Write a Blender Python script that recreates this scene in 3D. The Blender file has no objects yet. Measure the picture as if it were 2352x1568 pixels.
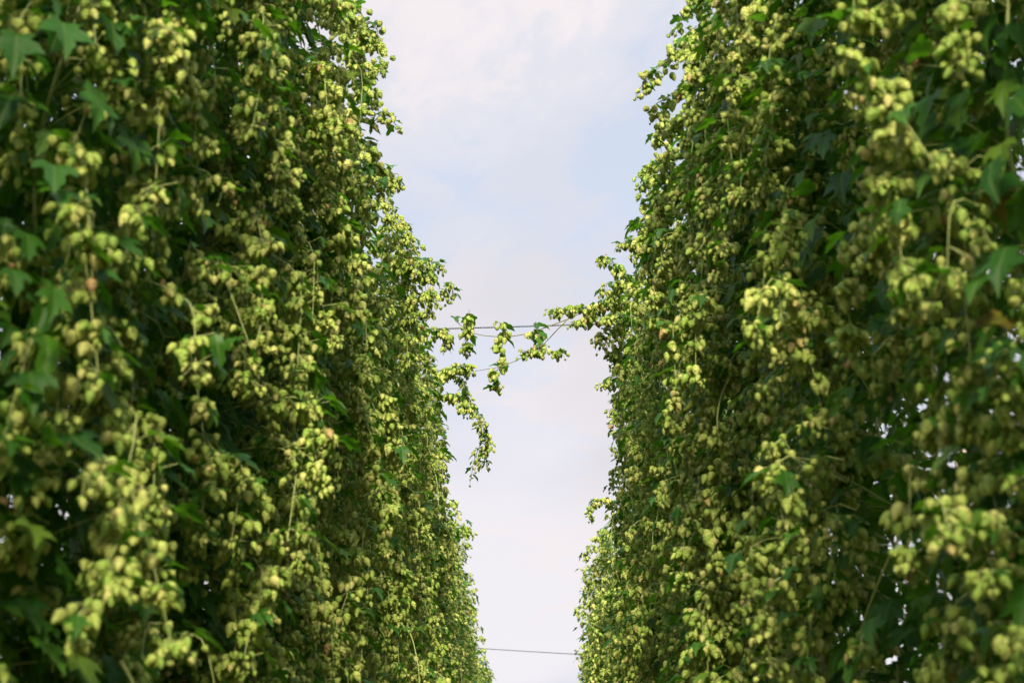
import bpy, math
import numpy as np
from mathutils import Matrix, Vector

rng = np.random.default_rng(7)
scene = bpy.context.scene
COL = scene.collection

# ------------------------------------------------------------------ camera
CAMZ = 1.62
PITCH, YAW = math.radians(23.43), math.radians(1.18)
FPX = 3267.0                       # 50 mm on 36 mm, for a picture 2352 wide
cam_d = bpy.data.cameras.new('camera')
cam = bpy.data.objects.new('camera', cam_d)
COL.objects.link(cam)
cam.location = (0, 0, CAMZ)
cam.rotation_euler = (math.radians(90) + PITCH, 0, YAW)
cam_d.lens, cam_d.sensor_width = 50.0, 36.0
cam_d.clip_start, cam_d.clip_end = 0.05, 4000
cam_d.dof.use_dof = True
cam_d.dof.focus_distance = 11.5
cam_d.dof.aperture_fstop = 2.9
cam_d.dof.aperture_blades = 9
scene.camera = cam

FW = np.array([-math.sin(YAW) * math.cos(PITCH), math.cos(YAW) * math.cos(PITCH), math.sin(PITCH)])
RT = np.array([math.cos(YAW), math.sin(YAW), 0.0])
UP = np.cross(RT, FW)
EYE = np.array([0, 0, CAMZ])


def at(px, py, Y):
    """world point at distance Y down the alley seen at px, py of a 2352 x 1568 picture"""
    d = FW + RT * (px - 1176) / FPX + UP * (784 - py) / FPX
    return EYE + d * (Y / d[1])


def project(P):
    q = P - EYE
    dep = q @ FW
    dep = np.where(dep < .05, .05, dep)
    return 1176 + FPX * (q @ RT) / dep, 784 - FPX * (q @ UP) / dep, q @ FW


# ------------------------------------------------------------------ render
scene.render.engine = 'CYCLES'
scene.cycles.max_bounces = 8
scene.cycles.diffuse_bounces = 4
scene.cycles.transmission_bounces = 4
scene.cycles.glossy_bounces = 2
scene.cycles.caustics_reflective = scene.cycles.caustics_refractive = False
scene.view_settings.view_transform = 'Standard'
scene.view_settings.look = 'None'
scene.view_settings.exposure = 1.0
scene.view_settings.gamma = 1.0

# ------------------------------------------------------------------ light
SUN_EL, SUN_AZ = math.radians(40), math.radians(178.5)   # azimuth clockwise from +Y (down the alley)
sun_dir = Vector((math.sin(SUN_AZ) * math.cos(SUN_EL), math.cos(SUN_AZ) * math.cos(SUN_EL), math.sin(SUN_EL)))
sun_d = bpy.data.lights.new('sun', 'SUN')
sun_d.energy = 4.7
sun_d.angle = math.radians(11.0)
sun_d.color = (1.0, 0.90, 0.70)
sun = bpy.data.objects.new('sun', sun_d)
COL.objects.link(sun)
sun.rotation_euler = sun_dir.to_track_quat('Z', 'Y').to_euler()


class NT:
    """tiny node helper"""
    def __init__(s, tree):
        s.t = tree
        s.n, s.l = tree.nodes, tree.links

    def node(s, typ, **kw):
        nd = s.n.new(typ)
        for k, v in kw.items():
            setattr(nd, k, v)
        return nd

    def put(s, sock, v):
        if isinstance(v, bpy.types.NodeSocket):
            s.l.new(v, sock)
        else:
            sock.default_value = v

    def math(s, op, a, b=None, c=None, clamp=False):
        nd = s.node('ShaderNodeMath', operation=op, use_clamp=clamp)
        for i, v in enumerate((a, b, c)):
            if v is not None:
                s.put(nd.inputs[i], v)
        return nd.outputs[0]

    def mix(s, f, a, b, blend='MIX'):
        nd = s.node('ShaderNodeMix', data_type='RGBA', blend_type=blend)
        s.put(nd.inputs[0], f)
        s.put(nd.inputs[6], a)
        s.put(nd.inputs[7], b)
        return nd.outputs[2]

    def ramp(s, fac, stops, interp='LINEAR'):
        nd = s.node('ShaderNodeValToRGB')
        nd.color_ramp.interpolation = interp
        e = nd.color_ramp.elements
        while len(e) < len(stops):
            e.new(0.5)
        for el, (p, c) in zip(e, stops):
            el.position = p
            el.color = c if len(c) == 4 else (*c, 1)
        s.put(nd.inputs[0], fac)
        return nd.outputs[0]

    def noise(s, vec, scale, detail=4, rough=.5, dist=0.0):
        nd = s.node('ShaderNodeTexNoise')
        s.put(nd.inputs['Vector'], vec)
        nd.inputs['Scale'].default_value = scale
        nd.inputs['Detail'].default_value = detail
        nd.inputs['Roughness'].default_value = rough
        nd.inputs['Distortion'].default_value = dist
        return nd.outputs[0]


def build_world():
    w = bpy.data.worlds.new('World')
    scene.world = w
    w.use_nodes = True
    t = NT(w.node_tree)
    t.n.clear()
    sky = t.node('ShaderNodeTexSky', sky_type='NISHITA', sun_disc=False)
    sky.sun_elevation = SUN_EL
    sky.sun_rotation = SUN_AZ
    sky.altitude = 200
    sky.dust_density = 2.0
    co = t.node('ShaderNodeTexCoord').outputs['Generated']
    sep = t.node('ShaderNodeSeparateXYZ')
    t.put(sep.inputs[0], co)
    # high cloud sheet: direction projected on a level layer
    zc = t.math('ADD', t.math('MAXIMUM', sep.outputs[2], 0.0), 0.12)
    cx = t.math('DIVIDE', sep.outputs[0], zc)
    cy = t.math('DIVIDE', sep.outputs[1], zc)
    cmb = t.node('ShaderNodeCombineXYZ')
    # streaks run slantwise: rotate, then stretch
    t.put(cmb.inputs[0], t.math('ADD', t.math('MULTIPLY', cx, 1.5), t.math('MULTIPLY', cy, 0.8)))
    t.put(cmb.inputs[1], t.math('SUBTRACT', t.math('MULTIPLY', cy, 1.0), t.math('MULTIPLY', cx, 0.5)))
    t.put(cmb.inputs[2], 3.7)
    n1 = t.noise(cmb.outputs[0], 1.35, 7, .55, .35)
    n2 = t.noise(cmb.outputs[0], 7.5, 8, .64, .35)
    n = t.math('ADD', t.math('MULTIPLY', n1, .70), t.math('MULTIPLY', n2, .30))
    mask = t.ramp(n, [(.40, (.10,) * 3), (.49, (.55,) * 3), (.565, (1, 1, 1))], 'EASE')
    n3 = t.noise(cmb.outputs[0], .9, 3, .5)
    low = t.math('MULTIPLY', t.math('SUBTRACT', .52, sep.outputs[2]), 4.5, clamp=True)
    mask = t.math('MAXIMUM', mask, t.math('MULTIPLY', low, .85))
    grey = t.ramp(n3, [(.38, (.82, .80, .86)), (.60, (.98, .92, .95))], 'EASE')
    skyc = t.node('ShaderNodeVectorMath', operation='SCALE')
    t.put(skyc.inputs[0], sky.outputs[0])
    skyc.inputs['Scale'].default_value = 0.9
    STR = 0.1
    cloud = t.node('ShaderNodeVectorMath', operation='SCALE')
    t.put(cloud.inputs[0], grey)
    cloud.inputs['Scale'].default_value = 0.468 / STR
    # pale veil over the blue
    veil = t.mix(.62, skyc.outputs[0], (.445 / STR, .48 / STR, .54 / STR, 1))
    c = t.mix(mask, veil, cloud.outputs[0])
    # overhead, out of view, the sky is made brighter and bluer as fill light
    high = t.math('MULTIPLY', t.math('SUBTRACT', sep.outputs[2], .62), 4.0, clamp=True)
    c = t.mix(t.math('MULTIPLY', high, .85), c, (.62 / STR, .74 / STR, .92 / STR, 1))
    bg = t.node('ShaderNodeBackground')
    t.put(bg.inputs[0], c)
    bg.inputs[1].default_value = STR
    out = t.node('ShaderNodeOutputWorld')
    t.l.new(bg.outputs[0], out.inputs[0])


build_world()


# ------------------------------------------------------------------ materials
def new_mat(name):
    m = bpy.data.materials.new(name)
    m.use_nodes = True
    t = NT(m.node_tree)
    t.n.clear()
    out = t.node('ShaderNodeOutputMaterial')
    return m, t, out


def attr(t, name):
    nd = t.node('ShaderNodeAttribute', attribute_name=name)
    s = t.node('ShaderNodeSeparateXYZ')
    t.put(s.inputs[0], nd.outputs['Vector'])
    return s.outputs


def mat_cone():
    m, t, out = new_mat('hop_cone_bracts')
    a = attr(t, 'tint')               # x: random per cone, y: 0 at bract base .. 1 at its tip, z: place on cone
    rnd = t.math('FRACT', t.math('ADD', a[0], t.node('ShaderNodeObjectInfo').outputs['Random']))
    base = t.ramp(rnd, [(0, (.11, .31, .032)), (.45, (.215, .425, .045)), (.85, (.37, .52, .072)), (.985, (.54, .55, .14)),
                        (.996, (.54, .45, .17)), (1, (.48, .28, .12))])
    tipc = t.ramp(rnd, [(0, (.40, .52, .09)), (.5, (.64, .66, .165)), (.985, (.79, .72, .28)), (1, (.50, .26, .13))])
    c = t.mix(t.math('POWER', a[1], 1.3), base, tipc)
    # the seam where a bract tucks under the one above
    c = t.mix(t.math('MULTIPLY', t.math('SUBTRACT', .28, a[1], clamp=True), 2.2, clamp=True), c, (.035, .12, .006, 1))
    co = t.node('ShaderNodeTexCoord').outputs['Object']
    sp = t.noise(co, 260, 2)
    c = t.mix(t.math('MULTIPLY', t.math('SUBTRACT', sp, .56, clamp=True), 2.5, clamp=True), c, (.42, .40, .08, 1))
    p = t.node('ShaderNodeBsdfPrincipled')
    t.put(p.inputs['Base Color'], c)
    p.inputs['Roughness'].default_value = .55
    p.inputs['Specular IOR Level'].default_value = .3
    tr = t.node('ShaderNodeBsdfTranslucent')
    t.put(tr.inputs[0], t.mix(.5, c, (.46, .62, .09, 1)))
    mx = t.node('ShaderNodeMixShader')
    mx.inputs[0].default_value = .28
    t.l.new(p.outputs[0], mx.inputs[1])
    t.l.new(tr.outputs[0], mx.inputs[2])
    t.l.new(mx.outputs[0], out.inputs[0])
    return m


def mat_leaf(name, yellow=False):
    m, t, out = new_mat(name)
    a = attr(t, 'tint')               # x: random per leaf, y: across the blade, z: along it
    if yellow:
        co = t.node('ShaderNodeTexCoord').outputs['Object']
        c = t.ramp(t.noise(co, 28, 4), [(.3, (.08, .05, .01)), (.45, (.11, .085, .008)), (.6, (.18, .15, .010)), (.75, (.05, .10, .008))])
    else:
        c = t.ramp(a[0], [(0, (.013, .066, .005)), (.5, (.024, .102, .005)), (.85, (.052, .155, .006)), (1, (.11, .175, .008))])
    # veins: a midrib and slanting side veins
    ax = t.math('ABSOLUTE', a[1])
    mid = t.math('SUBTRACT', 1.0, t.math('MULTIPLY', ax, 26.0), clamp=True)
    st = t.math('FRACT', t.math('MULTIPLY', t.math('SUBTRACT', a[2], t.math('MULTIPLY', ax, .75)), 8.0))
    side = t.math('MULTIPLY', t.math('SUBTRACT', st, .86, clamp=True), 6.0, clamp=True)
    vein = t.math('MAXIMUM', mid, t.math('MULTIPLY', side, .55))
    c2 = t.mix(t.math('MULTIPLY', vein, .55), c, (.13, .19, .05, 1))
    p = t.node('ShaderNodeBsdfPrincipled')
    t.put(p.inputs['Base Color'], c2)
    p.inputs['Roughness'].default_value = .5
    p.inputs['Specular IOR Level'].default_value = .26
    bump = t.node('ShaderNodeBump')
    bump.inputs['Strength'].default_value = .35
    bump.inputs['Distance'].default_value = .002
    t.put(bump.inputs['Height'], t.math('SUBTRACT', 1.0, vein))
    t.l.new(bump.outputs[0], p.inputs['Normal'])
    tr = t.node('ShaderNodeBsdfTranslucent')
    t.put(tr.inputs[0], t.mix(.55, c2, (.13, .37, .007, 1) if not yellow else (.35, .26, .02, 1)))
    mx = t.node('ShaderNodeMixShader')
    mx.inputs[0].default_value = .36
    t.l.new(p.outputs[0], mx.inputs[1])
    t.l.new(tr.outputs[0], mx.inputs[2])
    t.l.new(mx.outputs[0], out.inputs[0])
    return m


def mat_plain(name, col, col2, scale, rough=.6, metal=0.0, bump=0.0):
    m, t, out = new_mat(name)
    co = t.node('ShaderNodeTexCoord').outputs['Object']
    n = t.noise(co, scale, 5, .6)
    p = t.node('ShaderNodeBsdfPrincipled')
    t.put(p.inputs['Base Color'], t.mix(n, (*col, 1), (*col2, 1)))
    p.inputs['Roughness'].default_value = rough
    p.inputs['Metallic'].default_value = metal
    if bump:
        b = t.node('ShaderNodeBump')
        b.inputs['Strength'].default_value = bump
        t.put(b.inputs['Height'], n)
        t.l.new(b.outputs[0], p.inputs['Normal'])
    t.l.new(p.outputs[0], out.inputs[0])
    return m


M_CONE = mat_cone()
M_LEAF = mat_leaf('hop_leaf')
M_YLEAF = mat_leaf('yellowing_leaf', True)
M_STEM = mat_plain('bine_stem', (.28, .36, .09), (.46, .48, .17), 14, .55)
M_SHOOT = mat_plain('shoot_stem', (.10, .12, .04), (.20, .17, .07), 30, .6)
M_CABLE = mat_plain('steel_cable', (.06, .065, .085), (.13, .14, .17), 60, .5, .5)
M_ROPE = mat_plain('coir_string', (.36, .20, .13), (.52, .33, .24), 160, .9, 0, .6)
M_WOOD = mat_plain('weathered_pole', (.30, .22, .18), (.48, .38, .33), 9, .85, 0, .5)
M_SOIL = mat_plain('grassy_soil', (.05, .065, .02), (.12, .10, .055), 3.0, .95, 0, .5)


# ------------------------------------------------------------------ mesh helpers
def make_mesh(name, V, F, mat, tint=None, smooth=True, mat_idx=None):
    me = bpy.data.meshes.new(name)
    nv, nf = len(V), len(F)
    me.vertices.add(nv)
    me.vertices.foreach_set('co', np.ascontiguousarray(V, dtype=np.float32).ravel())
    me.loops.add(nf * 3)
    me.loops.foreach_set('vertex_index', np.ascontiguousarray(F, dtype=np.int32).ravel())
    me.polygons.add(nf)
    me.polygons.foreach_set('loop_start', np.arange(0, nf * 3, 3, dtype=np.int32))
    me.polygons.foreach_set('use_smooth', np.full(nf, smooth, dtype=bool))
    if tint is not None:
        a = me.attributes.new('tint', 'FLOAT_VECTOR', 'POINT')
        a.data.foreach_set('vector', np.ascontiguousarray(tint, dtype=np.float32).ravel())
    me.materials.append(mat)
    me.update(calc_edges=True)
    return me


def link(name, me, parent=None, loc=None):
    o = bpy.data.objects.new(name, me)
    COL.objects.link(o)
    if parent is not None:
        o.parent = parent
    if loc is not None:
        o.location = loc
    return o


class Bag:
    """collects triangles"""
    def __init__(s):
        s.v, s.f, s.t, s.n = [], [], [], 0

    def add(s, V, F, T):
        s.v.append(np.asarray(V, np.float32))
        s.f.append(np.asarray(F, np.int64) + s.n)
        s.t.append(np.asarray(T, np.float32))
        s.n += len(V)

    def scatter(s, tpl, M, L, rnd):
        """copies of a template (V, F, T) under rotations-with-scale M (k,3,3) and places L (k,3)"""
        if len(L) == 0:
            return
        V, F, T = tpl
        k, n = len(L), len(V)
        VV = (np.einsum('kij,nj->kni', M, V) + L[:, None, :]).reshape(-1, 3)
        FF = (F[None] + (np.arange(k) * n)[:, None, None]).reshape(-1, 3)
        TT = np.repeat(T[None], k, 0).copy()
        TT[:, :, 0] = rnd[:, None]
        s.add(VV, FF, TT.reshape(-1, 3))

    def tube(s, P, r0, r1, sides=5, tint=(.5, 0, 0)):
        P = np.asarray(P, float)
        n = len(P)
        T = np.gradient(P, axis=0)
        T /= np.linalg.norm(T, axis=1)[:, None] + 1e-9
        ref = np.where(np.abs(T[:, 2:3]) > .9, np.array([[1., 0, 0]]), np.array([[0, 0, 1.]]))
        A = np.cross(T, ref)
        A /= np.linalg.norm(A, axis=1)[:, None] + 1e-9
        B = np.cross(T, A)
        ang = np.arange(sides) * 2 * math.pi / sides
        r = np.linspace(r0, r1, n)[:, None, None]
        V = P[:, None] + r * (A[:, None] * np.cos(ang)[None, :, None] + B[:, None] * np.sin(ang)[None, :, None])
        i = np.arange(n - 1)[:, None] * sides
        j = np.arange(sides)[None]
        k = (j + 1) % sides
        a, b, c, d = i + j, i + k, i + sides + k, i + sides + j
        F = np.concatenate([np.stack([a, b, c], -1).reshape(-1, 3), np.stack([a, c, d], -1).reshape(-1, 3)])
        s.add(V.reshape(-1, 3), F, np.tile(np.array(tint, np.float32), (n * sides, 1)))

    def tubes2(s, A, B, r, sides=3):
        """many straight thin stalks at once"""
        k = len(A)
        if k == 0:
            return
        T = B - A
        T /= np.linalg.norm(T, axis=1)[:, None] + 1e-9
        X = np.cross(T, np.array([0.31, .82, .47]))
        X /= np.linalg.norm(X, axis=1)[:, None] + 1e-9
        Y = np.cross(T, X)
        ang = np.arange(sides) * 2 * math.pi / sides
        off = r * (X[:, None] * np.cos(ang)[None, :, None] + Y[:, None] * np.sin(ang)[None, :, None])
        V = np.concatenate([A[:, None] + off, B[:, None] + off], 1)
        j = np.arange(sides)
        kx = (j + 1) % sides
        f = np.concatenate([np.stack([j, kx, sides + kx], -1), np.stack([j, sides + kx, sides + j], -1)])
        F = (f[None] + (np.arange(k) * 2 * sides)[:, None, None]).reshape(-1, 3)
        s.add(V.reshape(-1, 3), F, np.tile(np.array([.5, 0, 0], np.float32), (k * 2 * sides, 1)))

    def mesh(s, name, mat, origin, smooth=True):
        V = np.concatenate(s.v) - np.asarray(origin, np.float32)
        return make_mesh(name, V, np.concatenate(s.f), mat, np.concatenate(s.t), smooth)


# ------------------------------------------------------------------ templates
CONE_L, CONE_R = .0485, .0164


def cone_profile(u):
    return CONE_R * np.power(np.clip(np.sin(math.pi * np.power(np.clip(u, 0, 1), .80)), 0, 1), .62) * (1.06 - .22 * u)


def cone_tpl(rows, per, detail, seed, stretch=1.0):
    """a hanging hop cone: overlapping pointed bracts round an egg-shaped core, stalk end at the origin"""
    g = np.random.default_rng(seed)
    b = Bag()
    L = CONE_L * stretch
    # core
    zs = np.array([.03, .2, .45, .7, .93]) if detail else np.array([.05, .45, .9])
    sides = 6 if detail == 2 else 4
    ang = np.arange(sides) * 2 * math.pi / sides
    V = [(.72 * cone_profile(z) * math.cos(a), .72 * cone_profile(z) * math.sin(a), -L * z) for z in zs for a in ang]
    F = []
    for i in range(len(zs) - 1):
        for j in range(sides):
            k = (j + 1) % sides
            F += [(i * sides + j, i * sides + k, i * sides + sides + k), (i * sides + j, i * sides + sides + k, i * sides + sides + j)]
    b.add(V, F, [(0, .15, .5)] * len(V))
    for i in range(rows):
        s = (i + .1) / rows * .92
        for j in range(per):
            th = 2 * math.pi * (j + .5 * (i % 2)) / per + g.uniform(-.16, .16)
            ln = (1.75 / rows + .05) * g.uniform(.9, 1.12)
            half = math.pi / per * (1.30 if per > 3 else 1.1)
            fl = g.uniform(1.0, 1.17)
            e = np.array([math.cos(th), math.sin(th), 0])

            def pt(w, u, lift):
                ss = min(s + u * ln, 1.04)
                rr = float(cone_profile(min(ss, .985))) * lift + .0006
                a = th + w * half
                return (rr * math.cos(a), rr * math.sin(a), -L * ss)
            if detail == 2:
                V, T = [], []
                cols = (-1, 0, 1)
                for u, ws, lf in ((0, .75, .80), (.35, 1.0, 1.02), (.72, .68, 1.10 * fl)):
                    for w in cols:
                        V.append(pt(w * ws, u, lf + (.07 if w == 0 else 0)))
                        T.append((0, u, s))
                V.append(pt(0, 1.06, 1.16 * fl))
                T.append((0, 1, s))
                F = []
                for r in range(2):
                    for c in range(2):
                        q = r * 3 + c
                        F += [(q, q + 3, q + 4), (q, q + 4, q + 1)]
                F += [(6, 9, 7), (7, 9, 8)]
            elif detail == 1:
                V = [pt(-.8, 0, .80), pt(.8, 0, .80), pt(-.95, .5, 1.03), pt(0, .5, 1.14), pt(.95, .5, 1.03), pt(0, 1.05, 1.17 * fl)]
                T = [(0, 0, s), (0, 0, s), (0, .5, s), (0, .55, s), (0, .5, s), (0, 1, s)]
                F = [(0, 2, 3), (0, 3, 1), (1, 3, 4), (2, 5, 3), (3, 5, 4)]
            else:
                V = [pt(0, -.05, .85), pt(-1, .5, 1.05), pt(1, .5, 1.05), pt(0, 1.05, 1.2 * fl)]
                T = [(0, .1, s), (0, .6, s), (0, .6, s), (0, 1, s)]
                F = [(0, 1, 3), (0, 3, 2)]
            b.add(V, F, T)
    return np.concatenate(b.v), np.concatenate(b.f), np.concatenate(b.t)


HI = [cone_tpl(10, 6, 2, 10 + i, st) for i, st in enumerate((.74, .86, .98, 1.10, 1.28))]
MID = [cone_tpl(7, 5, 1, 30 + i, st) for i, st in enumerate((.76, .92, 1.06, 1.24))]
LOW = [cone_tpl(6, 4, 0, 50 + i, st) for i, st in enumerate((.85, 1.05, 1.3))]
HI_MESH = []
for i, tp in enumerate(HI):
    HI_MESH.append(make_mesh('hop_cone', tp[0], tp[1], M_CONE, tp[2]))


def leaf_tpl(kind, nb, seed):
    """a serrate hop leaf, stalk end at origin, blade along +Y, upper face +Z, length about 1"""
    g = np.random.default_rng(seed)
    if kind == 1:
        lobes = [(0, 1.0, 34)]
    elif kind == 3:
        lobes = [(0, 1.0, 24), (58, .74, 22), (-58, .74, 22)]
    else:
        lobes = [(0, 1.0, 21), (47, .86, 19), (-47, .86, 19), (98, .56, 18), (-98, .56, 18)]
    cy = .30
    th = np.linspace(-math.pi, math.pi, nb, endpoint=False)
    deg = np.degrees(th)
    r = np.full(nb, .20 if kind != 1 else .24)
    for a, ln, wd in lobes:
        d = np.abs((deg - a + 180) % 360 - 180)
        rr = (ln - cy * .9) * np.power(np.clip(1 - d / (wd * 2.1), 0, 1), .82)
        r = np.maximum(r, rr)
    # notch at the stalk, serration
    d180 = np.abs(np.abs(deg) - 180)
    r = np.where(d180 < 14, cy * .98, np.maximum(r, np.where(d180 < 60, .27, 0)))
    r *= 1 + .06 * np.where(np.arange(nb) % 2 == 0, 1, -1) * (d180 > 20)
    ring1 = np.stack([.5 * r * np.sin(th), cy + .5 * r * np.cos(th)], 1)
    ring2 = np.stack([r * np.sin(th), cy + r * np.cos(th)], 1)
    P = np.concatenate([[[0, cy]], ring1, ring2])
    fold, droop, wv = g.uniform(.12, .34), g.uniform(.25, .6), g.uniform(0, 6)
    z = fold * np.abs(P[:, 0]) - droop * np.maximum(P[:, 1] - .15, 0) ** 2 - .45 * P[:, 0] ** 2 + .03 * np.sin(9 * P[:, 1] + wv) + .025 * np.sin(11 * P[:, 0] + wv)
    V = np.column_stack([P, z])
    i = np.arange(nb)
    k = (i + 1) % nb
    F = np.concatenate([np.stack([0 * i, 1 + k, 1 + i], 1), np.stack([1 + i, 1 + k, 1 + nb + k], 1), np.stack([1 + i, 1 + nb + k, 1 + nb + i], 1)])
    T = np.column_stack([np.zeros(len(V)), V[:, 0], V[:, 1]])
    return V.astype(np.float32), F, T.astype(np.float32)


LEAF_BIG = [leaf_tpl(5, 44, 1), leaf_tpl(3, 40, 2), leaf_tpl(3, 40, 3), leaf_tpl(5, 44, 4), leaf_tpl(3, 40, 5)]
LEAF_FAR = [leaf_tpl(5, 26, 1), leaf_tpl(3, 22, 2), leaf_tpl(3, 22, 3), leaf_tpl(3, 22, 5)]
LEAF_SM = [leaf_tpl(1, 20, 11), leaf_tpl(1, 20, 12), leaf_tpl(3, 26, 13), leaf_tpl(3, 26, 14)]


def unit(a):
    return a / (np.linalg.norm(a, axis=-1, keepdims=True) + 1e-9)


def frames_down(D, spin, size):
    """frames whose -Z looks along D"""
    Z = -unit(D)
    X = unit(np.cross(Z, np.array([.37, .91, .13])))
    Y = np.cross(Z, X)
    c, s_ = np.cos(spin)[:, None], np.sin(spin)[:, None]
    return np.stack([X * c + Y * s_, Y * c - X * s_, Z], -1) * np.asarray(size)[:, None, None]


def frames_leaf(D, N, size):
    """frames with +Y along D and +Z near N"""
    Y = unit(D)
    X = unit(np.cross(Y, N))
    Z = np.cross(X, Y)
    return np.stack([X, Y, Z], -1) * np.asarray(size)[:, None, None]


# ------------------------------------------------------------------ growing
H = CAMZ + 4.8                                    # height of the trellis cables


class Growth:
    """what grows on one plant: cones (place, way down, size, depth behind the face), leaves, stalks"""
    def __init__(s):
        s.cp, s.cd, s.cs, s.cin = [], [], [], []
        s.big, s.small = ([], [], [], []), ([], [], [], [])
        s.sa, s.sb = [], []
        s.stem = Bag()

    def cone(s, P, D, S, IN):
        s.cp.append(P), s.cd.append(D), s.cs.append(S), s.cin.append(IN)

    def leaf(s, which, P, D, N, S):
        for lst, v in zip(which, (P, D, N, S)):
            lst.append(v)


def rand_dir(k, g):
    a = g.uniform(0, 2 * math.pi, k)
    return np.stack([np.cos(a), np.sin(a), np.zeros(k)], 1)


def dress(G, P, g, cones, spread=.035, csize=(.72, 1.12), inn=0.0, leaf_p=.6, leaf_s=(.035, .075), gap=.055, t0=.3, leader=True):
    """hang bunches of cones and small leaves along the shoot P (n,3)"""
    seg = np.linalg.norm(np.diff(P, axis=0), axis=1)
    cum = np.concatenate([[0], np.cumsum(seg)])
    Lh = cum[-1]
    ts = np.arange(Lh * t0 + g.uniform(0, gap), Lh + .001, gap)
    if leader:
        ts = np.append(ts, Lh)
    for q in ts:
        p = np.array([np.interp(q, cum, P[:, i]) for i in range(3)])
        taper = .55 + .45 * min(1, (Lh - q) / .12 + .25)
        for sgn in (0, 1):
            k = g.poisson(cones * .5)
            if k:
                w = rand_dir(1, g)[0]
                off = rand_dir(k, g) * g.uniform(.2, 1, (k, 1)) * spread + w * g.uniform(.012, .04)
                off[:, 2] = -g.uniform(-.012, .055, k)
                C = p + off
                D = np.column_stack([off[:, :2] * g.uniform(2, 12, (k, 1)), -np.ones(k)]) + g.normal(0, .22, (k, 3))
                S = g.uniform(*csize, k) * taper
                small = g.random(k) < .14
                S[small] *= .6
                G.cone(C, D, S, np.full(k, inn))
                G.sa.append(np.repeat(p[None], k, 0))
                G.sb.append(C)
            if g.random() < leaf_p:
                w = rand_dir(1, g)[0]
                d = w + np.array([0, 0, g.uniform(-.9, .25)])
                G.leaf(G.small, p + w * .012, d, np.array([w[0] * .5, w[1] * .5, 1.0]) + g.normal(0, .25, 3), g.uniform(*leaf_s))


def face_noise(side, y, z):
    return (.075 * math.sin(2.3 * y + 1.7 * z + side) + .06 * math.sin(5.1 * y - 2.2 * z + 2 * side) +
            .05 * math.sin(3.4 * z + 1.1 * y + .5 * side))


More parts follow.
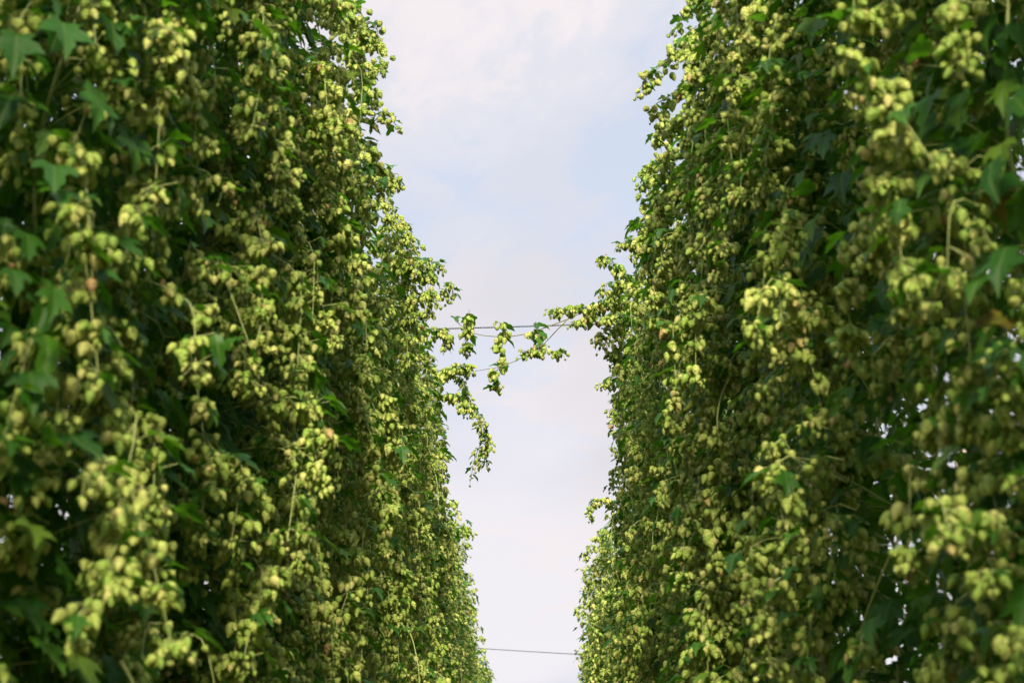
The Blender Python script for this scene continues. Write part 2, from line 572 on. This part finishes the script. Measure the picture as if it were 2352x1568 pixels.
def grow_plant(side, yc, face, g, dense, top, inner_gap=1.0):
    """one hop plant: two bines climbing their strings, side shoots hanging toward the alley"""
    G = Growth()
    xc = side * (face + .52)
    base = np.array([xc, yc, 0.0])
    zvis0 = max(.25, CAMZ + .175 * yc - .9)
    zvis1 = min(top, CAMZ + .78 * (yc + .8) + .5)
    for bn in (-1, 1):
        zz = np.linspace(0, top, 46)
        tw = g.uniform(0, 6)
        bx = xc + .035 * np.cos(zz * 5 + tw) + side * (.10 * bn if bn < 0 else .50) * zz / top
        by = yc + bn * (.04 + .36 * np.clip(zz / top, 0, 1)) + .035 * np.sin(zz * 5 + tw)
        BP = np.column_stack([bx, by, zz])
        G.stem.tube(BP, .009, .005, 6)
        z = zvis0
        while z < top:
            p0 = np.array([np.interp(z, zz, bx), np.interp(z, zz, by), z])
            near = z < zvis1
            # leaves that fill the row behind the shoots
            for m in range(12 if yc > 7 else 28 if side > 0 else 36):
                a = g.uniform(0, 2 * math.pi)
                w = np.array([math.cos(a), math.sin(a), 0])
                q = p0 + w * g.uniform(.08, .75) * np.array([.75, 1.15, 1]) + np.array([0, 0, g.uniform(-.06, .06)])
                if side > 0 and yc < 8 and q[0] > 1.48 and CAMZ + 1.25 < q[2] < CAMZ + 2.6 and g.random() < .85:
                    continue                      # a thin place in the row, where the sky shows
                if abs(q[0]) < face + .16:
                    q[0] = side * (face + .16 + g.uniform(0, .2))
                G.leaf(G.big, q, w + np.array([0, 0, g.uniform(-1.3, -.1)]), np.array([w[0] * .8 - side * .3, w[1] * .6 - .3, .8]) + g.normal(0, .3, 3), g.uniform(.10, .18))
            # main leaves on long stalks
            for sgn in range(2 if yc > 7 else 4):
                if g.random() < .9:
                    a = g.uniform(0, 2 * math.pi)
                    w = np.array([math.cos(a), math.sin(a), 0])
                    if w[0] * side > 0 and g.random() < .5:
                        w[0] *= -1
                    q = p0 + w * g.uniform(.10, .34) + np.array([0, 0, g.uniform(-.02, .08)])
                    G.leaf(G.big, q, w * .9 + np.array([0, 0, g.uniform(-.7, .1)]), np.array([w[0] * .6, w[1] * .6, 1.]) + g.normal(0, .2, 3), g.uniform(.085, .155))
                    G.sa.append(p0[None])
                    G.sb.append(q[None])
            for rep in range((3 if g.random() < .7 else 2) if near else 1):
                inward = g.random() < .74
                if side > 0 and yc < 8 and not inward and CAMZ + 1.4 < z < CAMZ + 2.9 and g.random() < .8:
                    continue
                a = (g.normal(0, .75) if yc > 6.5 else g.normal(-.6, .95)) if inward else g.uniform(0, 2 * math.pi)
                w = np.array([-side * math.cos(a), math.sin(a), 0])
                c = w[0] * -side
                if c > .1:
                    fx = face + .06 + face_noise(side, p0[1] + w[1] * .4, z) + g.normal(0, .042)
                    if g.random() < .04:
                        fx -= g.uniform(.04, .12)
                    R = min((abs(p0[0]) - fx) / max(c, .45), .95 if yc > 5 else .6)
                else:
                    R = g.uniform(.3, .8)
                R = max(R, .15) * (g.uniform(.65, 1.0) if g.random() < .35 else 1)
                t = np.linspace(0, 1, 9)
                up, hang = g.uniform(.05, .28), g.uniform(.25, .62)
                rr = R * np.sin(np.minimum(1, t * 1.35) * math.pi / 2)
                bend = g.normal(0, .12)
                P = p0 + w * rr[:, None] + np.array([-w[1], w[0], 0]) * (bend * t * t)[:, None]
                P[:, 2] += up * np.sin(t * math.pi * .7) - hang * t ** 2.3
                if P[:, 2].max() > top + .12:
                    P[:, 2] -= P[:, 2].max() - top - .12
                G.stem.tube(P, .0030, .0014, 4)
                n = dense * (1 if inward else .30 if yc > 7 else .75) * (1 if near else .4)
                load = g.choice([.1, .7, 1.1, 1.6], p=[.16, .26, .36, .22])
                if c > .5 and load < .5 and g.random() < .6:
                    load = .9
                dress(G, P, g, (11.0 if yc > 6 else 13.0) * n * load, csize=(.72, 1.12) if yc > 6 else (.62, .97), inn=0 if inward or yc < 5 else 1, gap=.13, t0=.44, leaf_p=.5, spread=.044)
                for m in range(g.poisson(2.6)):
                    q = P[g.integers(3, 9)]
                    d = w + rand_dir(1, g)[0] * .8
                    e = q + unit(d) * g.uniform(.02, .07) + np.array([0, 0, .02])
                    G.sa.append(q[None])
                    G.sb.append(e[None])
                    G.leaf(G.big, e, d + np.array([0, 0, g.uniform(-1.1, -.1)]), np.array([d[0] * .5, d[1] * .5, 1.]) + g.normal(0, .25, 3), g.uniform(.06, .12))
            # short fruiting shoots that close the face of the row between the long ones
            for m in range(2 if near else 0):
                fy = yc + g.uniform(-.75, .75)
                fn = face_noise(side, fy, z)
                A_ = np.array([side * (face + .30 + fn), fy, z + g.uniform(-.03, .10)])
                B_ = np.array([side * (face + .07 + g.uniform(0, .13) + fn), fy + g.normal(0, .05), A_[2] - g.uniform(.02, .12)])
                if yc < 4.6 and g.random() < .6:
                    fx = face + g.uniform(0, 1.05)
                    A_ = np.array([side * fx, yc - .40, A_[2]])
                    B_ = np.array([side * fx + g.normal(0, .05), yc - .58 - g.uniform(0, .14), B_[2]])
                if side > 0 and abs(B_[0]) > 1.45 and CAMZ + 1.4 < z < CAMZ + 2.8:
                    continue
                P = np.array([A_ * (1 - q) + B_ * q + np.array([0, 0, .05 * math.sin(q * 3.1)]) for q in (0, .33, .66, 1)])
                G.stem.tube(P, .0026, .0014, 3)
                dress(G, P, g, 6.5 * dense, csize=(.70, 1.1) if yc > 6 else (.60, .95), gap=.08, t0=.35, leaf_p=.75, leaf_s=(.045, .09))
            z += g.uniform(.11, .16)
    # bare runners: pale stems crossing the face
    for m in range(4 if yc > 7 else 1):
        z = g.uniform(zvis0 + .3, zvis1)
        y0 = yc + g.uniform(-.7, .7)
        x0 = -.02 - g.uniform(0, .06)
        a, ln = g.normal(0, .6), g.uniform(.25, .7)
        t = np.linspace(0, 1, 10)
        cv = g.normal(0, .25)
        P = np.column_stack([side * (face + .10 + x0 + face_noise(side, y0, z) + .12 * (1 - t) ** 2),
                             y0 + ln * np.sin(a) * t + cv * t * t * .5, z + .1 - ln * np.cos(a) * t])
        G.stem.tube(P, .0042, .0028, 5)
        dress(G, P, g, 3.5 * dense, gap=.1, t0=.75, leaf_p=.5)
    return G, base


def pick_visible(pts, size):
    """which cones are the frontmost of their little patch of the picture"""
    u, v, d = project(pts)
    ok = (u > 2) & (u < 2350) & (v > 2) & (v < 1566) & (d > .3)
    cell = (np.floor(u / 9).astype(np.int64) * 4000 + np.floor(v / 9).astype(np.int64))
    order = np.lexsort((d, cell))
    first = np.zeros(len(pts), bool)
    last = None
    cs = cell[order]
    head = np.concatenate([[True], cs[1:] != cs[:-1]])
    first[order[head]] = True
    return ok, first & ok, size / np.maximum(d, .3)


PLANTS = []
SP = 1.4
YS = [4.0 + SP * i for i in range(18)]
FACE_Y = [3.6, 4.6, 6.4, 8.5, 9.4, 10.3, 12, 13.8, 15.5, 16.8, 18.5, 21, 24, 28]
FACE_L = [1.04, .98, 1.0, 1.0, .93, .80, .80, 1.08, 1.00, .90, 1.02, .97, .98, .93]
FACE_R = [.98, .86, .78, .71, .68, .62, .70, .92, .78, .60, .70, .68, .72, .76]
for side, FX in ((-1, FACE_L), (1, FACE_R)):
    for i, y in enumerate(YS):
        g = np.random.default_rng(1000 + i * 7 + (500 if side > 0 else 0))
        face = float(np.interp(y, FACE_Y, FX)) + .03
        dense = 1.12 if side < 0 else 1.08
        if side > 0 and y < 4.5:
            dense = 1.25
        elif side < 0 and y < 4:
            dense = 1.35
        top = H + g.uniform(-.02, .16)
        yy = y + g.uniform(-.12, .12)
        G, base = grow_plant(side, yy, face, g, dense, top)
        PLANTS.append(dict(side=side, i=i, y=yy, G=G, base=base, shoots=[], g=g, top=top))


def plant_near(side, y):
    c = [p for p in PLANTS if p['side'] == side]
    return min(c, key=lambda p: abs(p['y'] - y))


def spline(pts, n=24):
    pts = np.asarray(pts, float)
    k = len(pts)
    ext = np.vstack([2 * pts[0] - pts[1], pts, 2 * pts[-1] - pts[-2]])
    out = []
    for s in range(k - 1):
        a, b, c, d = ext[s:s + 4]
        for t in np.linspace(0, 1, n // (k - 1) + 2, endpoint=(s == k - 2)):
            out.append(.5 * ((2 * b) + (c - a) * t + (2 * a - 5 * b + 4 * c - d) * t * t + (3 * b - a - 3 * c + d) * t ** 3))
    return np.array(out)


def shoot(side, Y, pix, cones=4.0, r=.004, leaf_p=.7, t0=.0, gap=.05, spread=.035, dY=0.0, csize=(.72, 1.1), drops=(), leaf_s=(.045, .085), label=None):
    """a long side shoot reaching out of the row; drops = bunches hanging from it: (px, py start, py end)"""
    pl = plant_near(side, Y)
    g = pl['g']
    n = len(pix)
    P = spline([at(px, py, Y + dY * i / max(1, n - 1)) for i, (px, py) in enumerate(pix)])
    S = Growth()
    S.stem.tube(P, r, r * .55, 5)
    dress(S, P, g, cones, spread=spread, gap=gap, leaf_p=leaf_p, t0=t0, csize=csize, leaf_s=leaf_s)
    for path, cn in drops:
        Q = spline([at(px, py, Y) for px, py in path], 12)
        S.stem.tube(Q, .0026, .0014, 4)
        dress(S, Q, g, cn * 1.25, spread=.044, gap=.042, leaf_p=.4, t0=0, csize=(csize[0] * 1.15, csize[1] * 1.2), leaf_s=leaf_s)
    pl['shoots'].append((S, P[0], label))


# long shoots bridging the alley at the near cable
YW = 10.55
shoot(1, YW, [(1420, 690), (1350, 712), (1290, 738), (1200, 768), (1130, 772), (1075, 760), (1040, 728)], cones=.25, r=.0055, leaf_p=.12, t0=.3, gap=.12, leaf_s=(.075, .125),
      drops=[([(1078, 712), (1072, 750), (1070, 800)], 5.0), ([(1150, 742), (1156, 775), (1150, 815), (1143, 850), (1141, 888)], 3.6),
             ([(1230, 738), (1236, 765), (1240, 795)], 4.2)], label='long arched shoot with three hanging bunches of cones')
shoot(1, YW - .1, [(1400, 690), (1330, 712), (1285, 752), (1236, 800), (1160, 838), (1090, 852)], cones=.2, r=.005, leaf_p=.1, t0=.3, gap=.14, leaf_s=(.06, .10),
      drops=[([(1246, 792), (1225, 798), (1206, 806)], 3.6), ([(1236, 795), (1262, 806), (1288, 804)], 4.0)], label='lower bare shoot crossing under the cable')
shoot(1, 10.3, [(1440, 690), (1390, 700), (1340, 706), (1300, 708), (1272, 712)], cones=7, gap=.032, spread=.055, leaf_p=.5)
shoot(1, 10.5, [(1450, 720), (1400, 725), (1350, 728), (1320, 740)], cones=7, gap=.034, spread=.05)
shoot(1, 9.8, [(1450, 640), (1420, 615), (1395, 592), (1374, 590)], cones=5, gap=.034, spread=.045)
shoot(1, 9.7, [(1470, 660), (1435, 650), (1400, 650), (1385, 665)], cones=6, gap=.034, spread=.055)
shoot(1, 10.2, [(1470, 700), (1430, 690), (1385, 690), (1362, 705)], cones=7, gap=.032, spread=.06)
shoot(1, 10.4, [(1480, 720), (1420, 745), (1385, 765), (1378, 790)], cones=7, gap=.04, spread=.06)
shoot(1, 10.6, [(1480, 770), (1440, 790), (1420, 800), (1415, 825)], cones=6, gap=.04, spread=.055)
shoot(1, 10.0, [(1480, 620), (1445, 640), (1420, 660), (1405, 690)], cones=7, gap=.04, spread=.06)
shoot(1, 9.3, [(1500, 600), (1470, 560), (1445, 548), (1428, 560)], cones=5, gap=.034, spread=.045)
shoot(1, 11.9, [(1450, 855), (1420, 862), (1395, 872), (1378, 882)], cones=4.5, gap=.034)
shoot(1, 12.6, [(1450, 900), (1425, 930), (1412, 960), (1408, 985)], cones=5, gap=.034)
shoot(1, 14.0, [(1470, 1010), (1455, 1040), (1442, 1062), (1437, 1075)], cones=4, gap=.036)
shoot(1, 7.0, [(1600, 60), (1565, 90), (1530, 140), (1495, 170), (1468, 205)], cones=6, gap=.05, spread=.04, leaf_p=.8)
shoot(1, 7.2, [(1620, 170), (1570, 195), (1530, 225), (1500, 245), (1512, 262)], cones=5, gap=.05, leaf_p=.8)
shoot(1, 7.4, [(1600, 250), (1560, 270), (1535, 290), (1505, 320)], cones=6.5, gap=.05, leaf_p=.6)
shoot(1, 6.6, [(1640, -20), (1600, 10), (1570, 20), (1560, 60)], cones=4, gap=.05, leaf_p=.6)
shoot(1, 8.2, [(1530, 380), (1500, 390), (1478, 400), (1470, 410)], cones=4, gap=.045)
shoot(1, 15.6, [(1410, 1150), (1385, 1145), (1362, 1152), (1356, 1185)], cones=6, gap=.034, spread=.05)
shoot(1, 20.0, [(1375, 1335), (1352, 1342), (1341, 1350), (1338, 1366)], cones=2.5, gap=.05)
# left row
shoot(-1, 11.6, [(985, 850), (1030, 852), (1062, 870), (1075, 915), (1098, 950), (1112, 985), (1120, 1018), (1116, 1060)], cones=4.3, gap=.038, spread=.038, leaf_p=.9, csize=(.52, .9))
shoot(-1, 11.7, [(1062, 890), (1085, 940), (1105, 975), (1102, 1020), (1088, 1060), (1082, 1100)], cones=2.4, gap=.06, spread=.022, leaf_p=.7, csize=(.5, .85))
shoot(-1, 11.5, [(990, 880), (1030, 850), (1060, 838), (1086, 848)], cones=6, gap=.034, spread=.05)
shoot(-1, 11.5, [(1000, 910), (1040, 905), (1062, 925), (1072, 945)], cones=6, gap=.034, spread=.05)
shoot(-1, 12.4, [(985, 905), (1008, 940), (1015, 1000), (1012, 1060)], cones=1.4, gap=.07, leaf_p=1, leaf_s=(.07, .12))
shoot(-1, 10.2, [(985, 690), (1015, 672), (1034, 655), (1042, 680)], cones=5, gap=.034, spread=.045)
shoot(-1, 9.6, [(960, 630), (985, 610), (1005, 600), (1012, 612)], cones=5, gap=.034, spread=.04)
shoot(-1, 10.7, [(985, 760), (1010, 755), (1025, 770), (1022, 800)], cones=5, gap=.034, spread=.045)
shoot(-1, 16.8, [(1020, 1225), (1050, 1212), (1072, 1212), (1083, 1228)], cones=6, gap=.034, spread=.055)
shoot(-1, 7.5, [(850, 290), (878, 262), (900, 268), (906, 285)], cones=4, gap=.04, leaf_p=.9)
shoot(-1, 6.9, [(830, 60), (850, 50), (866, 70), (868, 100)], cones=4, gap=.04, leaf_p=.9)
shoot(-1, 7.0, [(790, 50), (815, 100), (826, 160), (832, 220)], cones=7, gap=.045, spread=.06)
shoot(-1, 6.8, [(780, -20), (815, 10), (838, 50), (842, 100)], cones=6, gap=.045, spread=.06)
shoot(-1, 7.3, [(800, 120), (830, 150), (848, 190), (850, 240)], cones=6, gap=.045, spread=.06)
shoot(-1, 8.3, [(880, 420), (900, 402), (914, 400), (916, 415)], cones=4.5, gap=.036)
shoot(-1, 25.6, [(1085, 1535), (1105, 1530), (1122, 1538), (1130, 1550)], cones=5, gap=.036, spread=.05)
shoot(-1, 20.5, [(1060, 1390), (1076, 1390), (1088, 1400), (1090, 1420)], cones=5, gap=.036, spread=.05)

# ------------------------------------------------------------------ labels
ORD = ['nearest', 'second', 'third', 'fourth', 'fifth', 'sixth', 'seventh', 'eighth', 'ninth', 'tenth', 'eleventh', 'twelfth', 'thirteenth',
       'fourteenth', 'fifteenth', 'sixteenth', 'seventeenth', 'eighteenth', 'farthest']
SPECIAL = {
    (-1, 0): 'blurred hop plant with large dark leaves at the left edge, nearest of its row',
    (1, 0): 'blurred hop plant with yellowing leaves at the right edge, nearest of its row',
    (1, 1): 'hop plant with sky gaps showing through, directly behind the yellowing one on the right',
    (1, 5): 'bushy hop plant in the right row whose shoots bridge the alley along the near cable',
    (-1, 5): 'hop plant in the left row with a long cone-hung shoot drooping below the near cable',
    (-1, 17): 'small looking hop plant at the far lower end of the left row',
    (1, 17): 'small looking hop plant at the far lower end of the right row',
}


def plant_label(side, i):
    if (side, i) in SPECIAL:
        return SPECIAL[(side, i)]
    row = 'left' if side < 0 else 'right'
    where = 'before the near cable' if i < 5 else 'between the two cables' if i < 15 else 'beyond the far cable'
    return f'cone-laden green hop plant, {ORD[i]} from the camera in the {row} row, {where}'


# ------------------------------------------------------------------ choose the cones that get an object of their own
allp, alls, own, sub = [], [], [], []
for k, p in enumerate(PLANTS):
    G = p['G']
    for s, gr in enumerate([G] + [S for S, _, _ in p['shoots']]):
        if not gr.cp:
            continue
        gr.P, gr.D = np.concatenate(gr.cp), np.concatenate(gr.cd)
        gr.S, gr.IN = np.concatenate(gr.cs), np.concatenate(gr.cin)
        # cones well outside the view are left out
        u, v, d = project(gr.P)
        keep = (u > -420) & (u < 2772) & (v > -420) & (v < 1988) & (d > .3)
        gr.P, gr.D, gr.S, gr.IN = gr.P[keep], gr.D[keep], gr.S[keep], gr.IN[keep]
        allp.append(gr.P), alls.append(gr.S)
        own.append(np.full(len(gr.P), k)), sub.append(np.full(len(gr.P), s))
# of the cones behind one another only the front layers are kept
P_, S_ = np.concatenate(allp), np.concatenate(sub)
u, v, d = project(P_)
cell = np.floor(u / 12).astype(np.int64) * 4000 + np.floor(v / 12).astype(np.int64)
order = np.lexsort((d, cell))
cs = cell[order]
start = np.concatenate([[0], np.nonzero(cs[1:] != cs[:-1])[0] + 1])
rank = np.arange(len(cs)) - np.repeat(start, np.diff(np.append(start, len(cs))))
layer = np.empty(len(cs), np.int64)
layer[order] = rank
keep_all = (layer < 4) | (S_ > 0) | (rng.random(len(cs)) < .05)
q0, na, ns, no, nsu = 0, [], [], [], []
i_ = 0
for k, p in enumerate(PLANTS):
    for gr in [p['G']] + [S for S, _, _ in p['shoots']]:
        if not gr.cp:
            continue
        kk = keep_all[q0:q0 + len(gr.P)]
        q0 += len(gr.P)
        gr.P, gr.D, gr.S, gr.IN = gr.P[kk], gr.D[kk], gr.S[kk], gr.IN[kk]
        na.append(gr.P), ns.append(gr.S), no.append(own[i_][kk]), nsu.append(sub[i_][kk])
        i_ += 1
allp, alls, own, sub = na, ns, no, nsu
ALLP, ALLS, OWN, SUB = map(np.concatenate, (allp, alls, own, sub))
ok, vis, pxs = pick_visible(ALLP, ALLS)
score = pxs * np.where(vis, 1.0, np.where(ok, .02, .0001)) * np.where(SUB > 0, 1.6, 1)
single = np.zeros(len(ALLP), bool)
for k in range(len(PLANTS)):
    idx = np.nonzero(OWN == k)[0]
    best = idx[np.argsort(-score[idx])][:100]
    single[best[score[best] > 0]] = True
print('cones', len(ALLP), 'single', int(single.sum()), 'visible', int(vis.sum()))


def mats4(M, L):
    out = np.tile(np.eye(4), (len(L), 1, 1))
    out[:, :3, :3] = M
    out[:, :3, 3] = L
    return out


def place_cones(parent, P, D, S, origin, g):
    k = len(P)
    if not k:
        return
    M4 = mats4(frames_down(D, g.uniform(0, 6.28, k), S), P - origin)
    pick = g.integers(0, len(HI_MESH), k)
    for q in range(k):
        o = bpy.data.objects.new('hop_cone', HI_MESH[pick[q]])
        COL.objects.link(o)
        o.parent = parent
        o.matrix_basis = Matrix(M4[q].tolist())


def cone_mass(P, D, S, IN, yplant, g):
    b = Bag()
    k = len(P)
    M = frames_down(D, g.uniform(0, 6.28, k), S)
    rnd = g.random(k)
    far = (IN > 0) | (yplant > 9.2)
    for lst, sel in ((MID, ~far), (LOW, far)):
        pick = g.integers(0, len(lst), k)
        for q, tp in enumerate(lst):
            m = sel & (pick == q)
            b.scatter(tp, M[m], P[m], rnd[m])
    return b


def foliage(gr, g, far=False):
    b = Bag()
    for src, tpls in ((gr.big, LEAF_FAR if far else LEAF_BIG), (gr.small, LEAF_SM)):
        if not src[0]:
            continue
        P, D, N, S = (np.array(x) for x in src)
        M = frames_leaf(D, N, S)
        pick = g.integers(0, len(tpls), len(P))
        rnd = g.random(len(P))
        for q, tp in enumerate(tpls):
            m = pick == q
            b.scatter(tp, M[m], P[m], rnd[m])
    return b


pos = 0
off = 0
for k, p in enumerate(PLANTS):
    g, side, base = p['g'], p['side'], p['base']
    root = bpy.data.objects.new('hop_plant', None)
    COL.objects.link(root)
    root.empty_display_size = .2
    root.location = base
    root['label'] = plant_label(side, p['i'])
    root['category'] = 'hop plant'
    root['group'] = 'hop plants climbing in two trellised rows'
    groups = [(p['G'], base, None, None)] + [(S, o0, lb, 'shoot') for S, o0, lb in p['shoots']]
    for s, (gr, org, lb, kind) in enumerate(groups):
        has = bool(gr.cp)
        n = len(gr.P) if has else 0
        sg = single[off:off + n]
        off += n
        if gr.sa:
            gr.stem.tubes2(np.concatenate(gr.sa), np.concatenate(gr.sb), .0011)
        if kind:
            par = link('side_shoot', gr.stem.mesh('side_shoot', M_SHOOT, org), root, Vector((org - base).tolist()))
            if lb:
                par['label'] = lb
        else:
            link('stem', gr.stem.mesh('stem', M_STEM, org), root)
            par = root
        fb = foliage(gr, g, p['y'] > 10.5 and not kind)
        if fb.n:
            link('foliage', fb.mesh('foliage', M_LEAF, org), par)
        if n:
            place_cones(par, gr.P[sg], gr.D[sg], gr.S[sg], org, g)
            r = ~sg
            if r.any():
                cb = cone_mass(gr.P[r], gr.D[r], gr.S[r], gr.IN[r], p['y'], g)
                o = link('cone_mass', cb.mesh('cone_mass', M_CONE, org), par)
                o['kind'] = 'stuff'
    p['root'] = root


# ------------------------------------------------------------------ unseen leafy mass added behind the camera to shade the nearer plants
g = np.random.default_rng(77)
mass = Growth()
for side, n in ((1, 4200), (-1, 3600)):
    P = np.column_stack([side * (1.42 + .9 * g.random(n)), 2.6 - 6.0 * g.random(n), 1.3 + 5.2 * g.random(n)])
    m2 = 500
    P = np.vstack([P, np.column_stack([side * (.95 + .6 * g.random(m2)), 1.5 - 4.5 * g.random(m2), 2.6 + 3.8 * g.random(m2)])])
    for q in P:
        d = rand_dir(1, g)[0]
        mass.leaf(mass.big, q, d + np.array([0, 0, g.uniform(-1.2, -.1)]), np.array([d[0] * .6, d[1] * .6, 1.]) + g.normal(0, .3, 3), g.uniform(.10, .18))
o = link('shade_foliage', foliage(mass, g, True).mesh('shade_foliage', M_LEAF, (0, 0, 0)))
o['kind'] = 'stuff'


# ------------------------------------------------------------------ yellowing leaves on the right-hand plant nearest the camera
def yellow_leaf(Y, px, py, d, n, size):
    p = plant_near(1, Y)
    tp = LEAF_BIG[1]
    c = at(px, py, Y)
    M = frames_leaf(np.array([d]), np.array([n]), [size])
    b = Bag()
    b.scatter(tp, M, np.array([[0., 0, 0]]), np.array([.5]))
    o = link('leaf', b.mesh('leaf', M_YLEAF, (0, 0, 0)), p['root'], Vector((c - p['base']).tolist()))
    o['label'] = 'yellowing brown-blotched leaf'


yellow_leaf(3.35, 2268, 425, (.15, -.1, -1), (-.5, -.85, .2), .125)
yellow_leaf(3.3, 2238, 745, (1, -.1, .12), (-.3, -.8, .6), .15)


# ------------------------------------------------------------------ trellis
def tag(o, label, cat, group=None):
    o['label'], o['category'] = label, cat
    if group:
        o['group'] = group
    return o


def sagging(A, B, sag, n=25):
    t = np.linspace(0, 1, n)[:, None]
    P = A * (1 - t) + B * t
    P[:, 2] -= sag * 4 * (t * (1 - t))[:, 0]
    return P


def cable(A, B, sag, r, strands):
    b = Bag()
    P = sagging(A, B, sag, 160 if strands else 30)
    if strands:
        T = unit(B - A)
        X = unit(np.cross(T, np.array([0, 0, 1.])))
        Yv = np.cross(X, T)
        s = np.linalg.norm(P - A, axis=1)
        for j in range(strands):
            ph = s * 2 * math.pi / .075 + j * 2 * math.pi / strands
            b.tube(P + r * .52 * (np.cos(ph)[:, None] * X + np.sin(ph)[:, None] * Yv), r * .55, r * .55, 5)
    else:
        b.tube(P, r, r, 8)
    return b


mid = (at(1040, 752, 10.7) + at(1480, 738, 10.7)) / 2
dirv = at(1480, 738, 10.7) - at(1040, 752, 10.7)
A, B = mid - dirv * 1.15, mid + dirv * 1.15
tag(link('trellis_cable', cable(A, B, .01, .0072, 4).mesh('trellis_cable', M_CABLE, A), None, Vector(A.tolist())),
    'thick twisted steel cable across the alley, hung with hop shoots', 'cable', 'steel trellis cables')
mid = (at(1110, 1488, 24.0) + at(1345, 1502, 24.0)) / 2
dirv = at(1345, 1502, 24.0) - at(1110, 1488, 24.0)
A, B = mid - dirv * 1.2, mid + dirv * 1.2
tag(link('trellis_cable', cable(A, B, .005, .0075, 0).mesh('trellis_cable', M_CABLE, A), None, Vector(A.tolist())),
    'thin bare cable across the alley far down, low in the picture', 'cable', 'steel trellis cables')


def string(px0, py0, px1, py1, Y):
    A, B = at(px0, py0, Y), at(px1, py1, Y)
    b = Bag()
    t = np.linspace(0, 1, 140)[:, None]
    P = A * (1 - t) + B * t
    for j in range(2):
        ph = t[:, 0] * np.linalg.norm(B - A) * 2 * math.pi / .03 + j * math.pi
        b.tube(P + .0032 * np.column_stack([np.cos(ph), np.sin(ph), 0 * ph]), .0036, .0036, 5)
    return link('climbing_string', b.mesh('climbing_string', M_ROPE, A), None, Vector(A.tolist()))


tag(string(1701, 120, 1698, 300, 6.3), 'pinkish coir string, left one of the pair in the right row', 'string', 'coir strings the bines climb')
tag(string(1709, 120, 1716, 300, 6.35), 'pinkish coir string, right one of the pair in the right row', 'string', 'coir strings the bines climb')

# wooden pole standing beyond the right row
pole = bpy.data.objects.new('trellis_pole', None)
COL.objects.link(pole)
pb = at(2190, 900, 13.5)
pole.location = (pb[0], pb[1], 0)
tag(pole, 'weathered wooden trellis pole seen through gaps beyond the right row', 'pole')
b = Bag()
zz = np.linspace(0, H + .25, 30)
b.tube(np.column_stack([.01 * np.sin(zz), .01 * np.cos(zz * 1.3), zz]), .095, .075, 14)
b.tube(np.array([[0, 0, H + .25], [0, 0, H + .2501]]), .075, .001, 14)
link('shaft', b.mesh('shaft', M_WOOD, (0, 0, 0)), pole)
b = Bag()
for dz in (0, .02, .04):
    a = np.linspace(0, 2 * math.pi, 20)
    b.tube(np.column_stack([.083 * np.cos(a), .083 * np.sin(a), H - .02 + dz + 0 * a]), .005, .005, 5)
link('wire_wrap', b.mesh('wire_wrap', M_CABLE, (0, 0, 0)), pole)

# ------------------------------------------------------------------ ground
n = 40
gx = np.concatenate([-np.geomspace(3000, 4, 18), np.linspace(-3, 3, 13), np.geomspace(4, 3000, 18)])
X, Y = np.meshgrid(gx, gx + 12)
Z = .04 * np.sin(X * 2.1) * np.cos(Y * 1.3) * (np.abs(X) < 60) - .002 * np.minimum(np.abs(X), 50)
m = len(gx)
V = np.column_stack([X.ravel(), Y.ravel(), Z.ravel()])
I = (np.arange(m - 1)[:, None] * m + np.arange(m - 1)[None]).ravel()
F = np.concatenate([np.column_stack([I, I + 1, I + m + 1]), np.column_stack([I, I + m + 1, I + m])])
gr = link('ground', make_mesh('ground', V, F, M_SOIL))
gr['kind'] = 'structure'
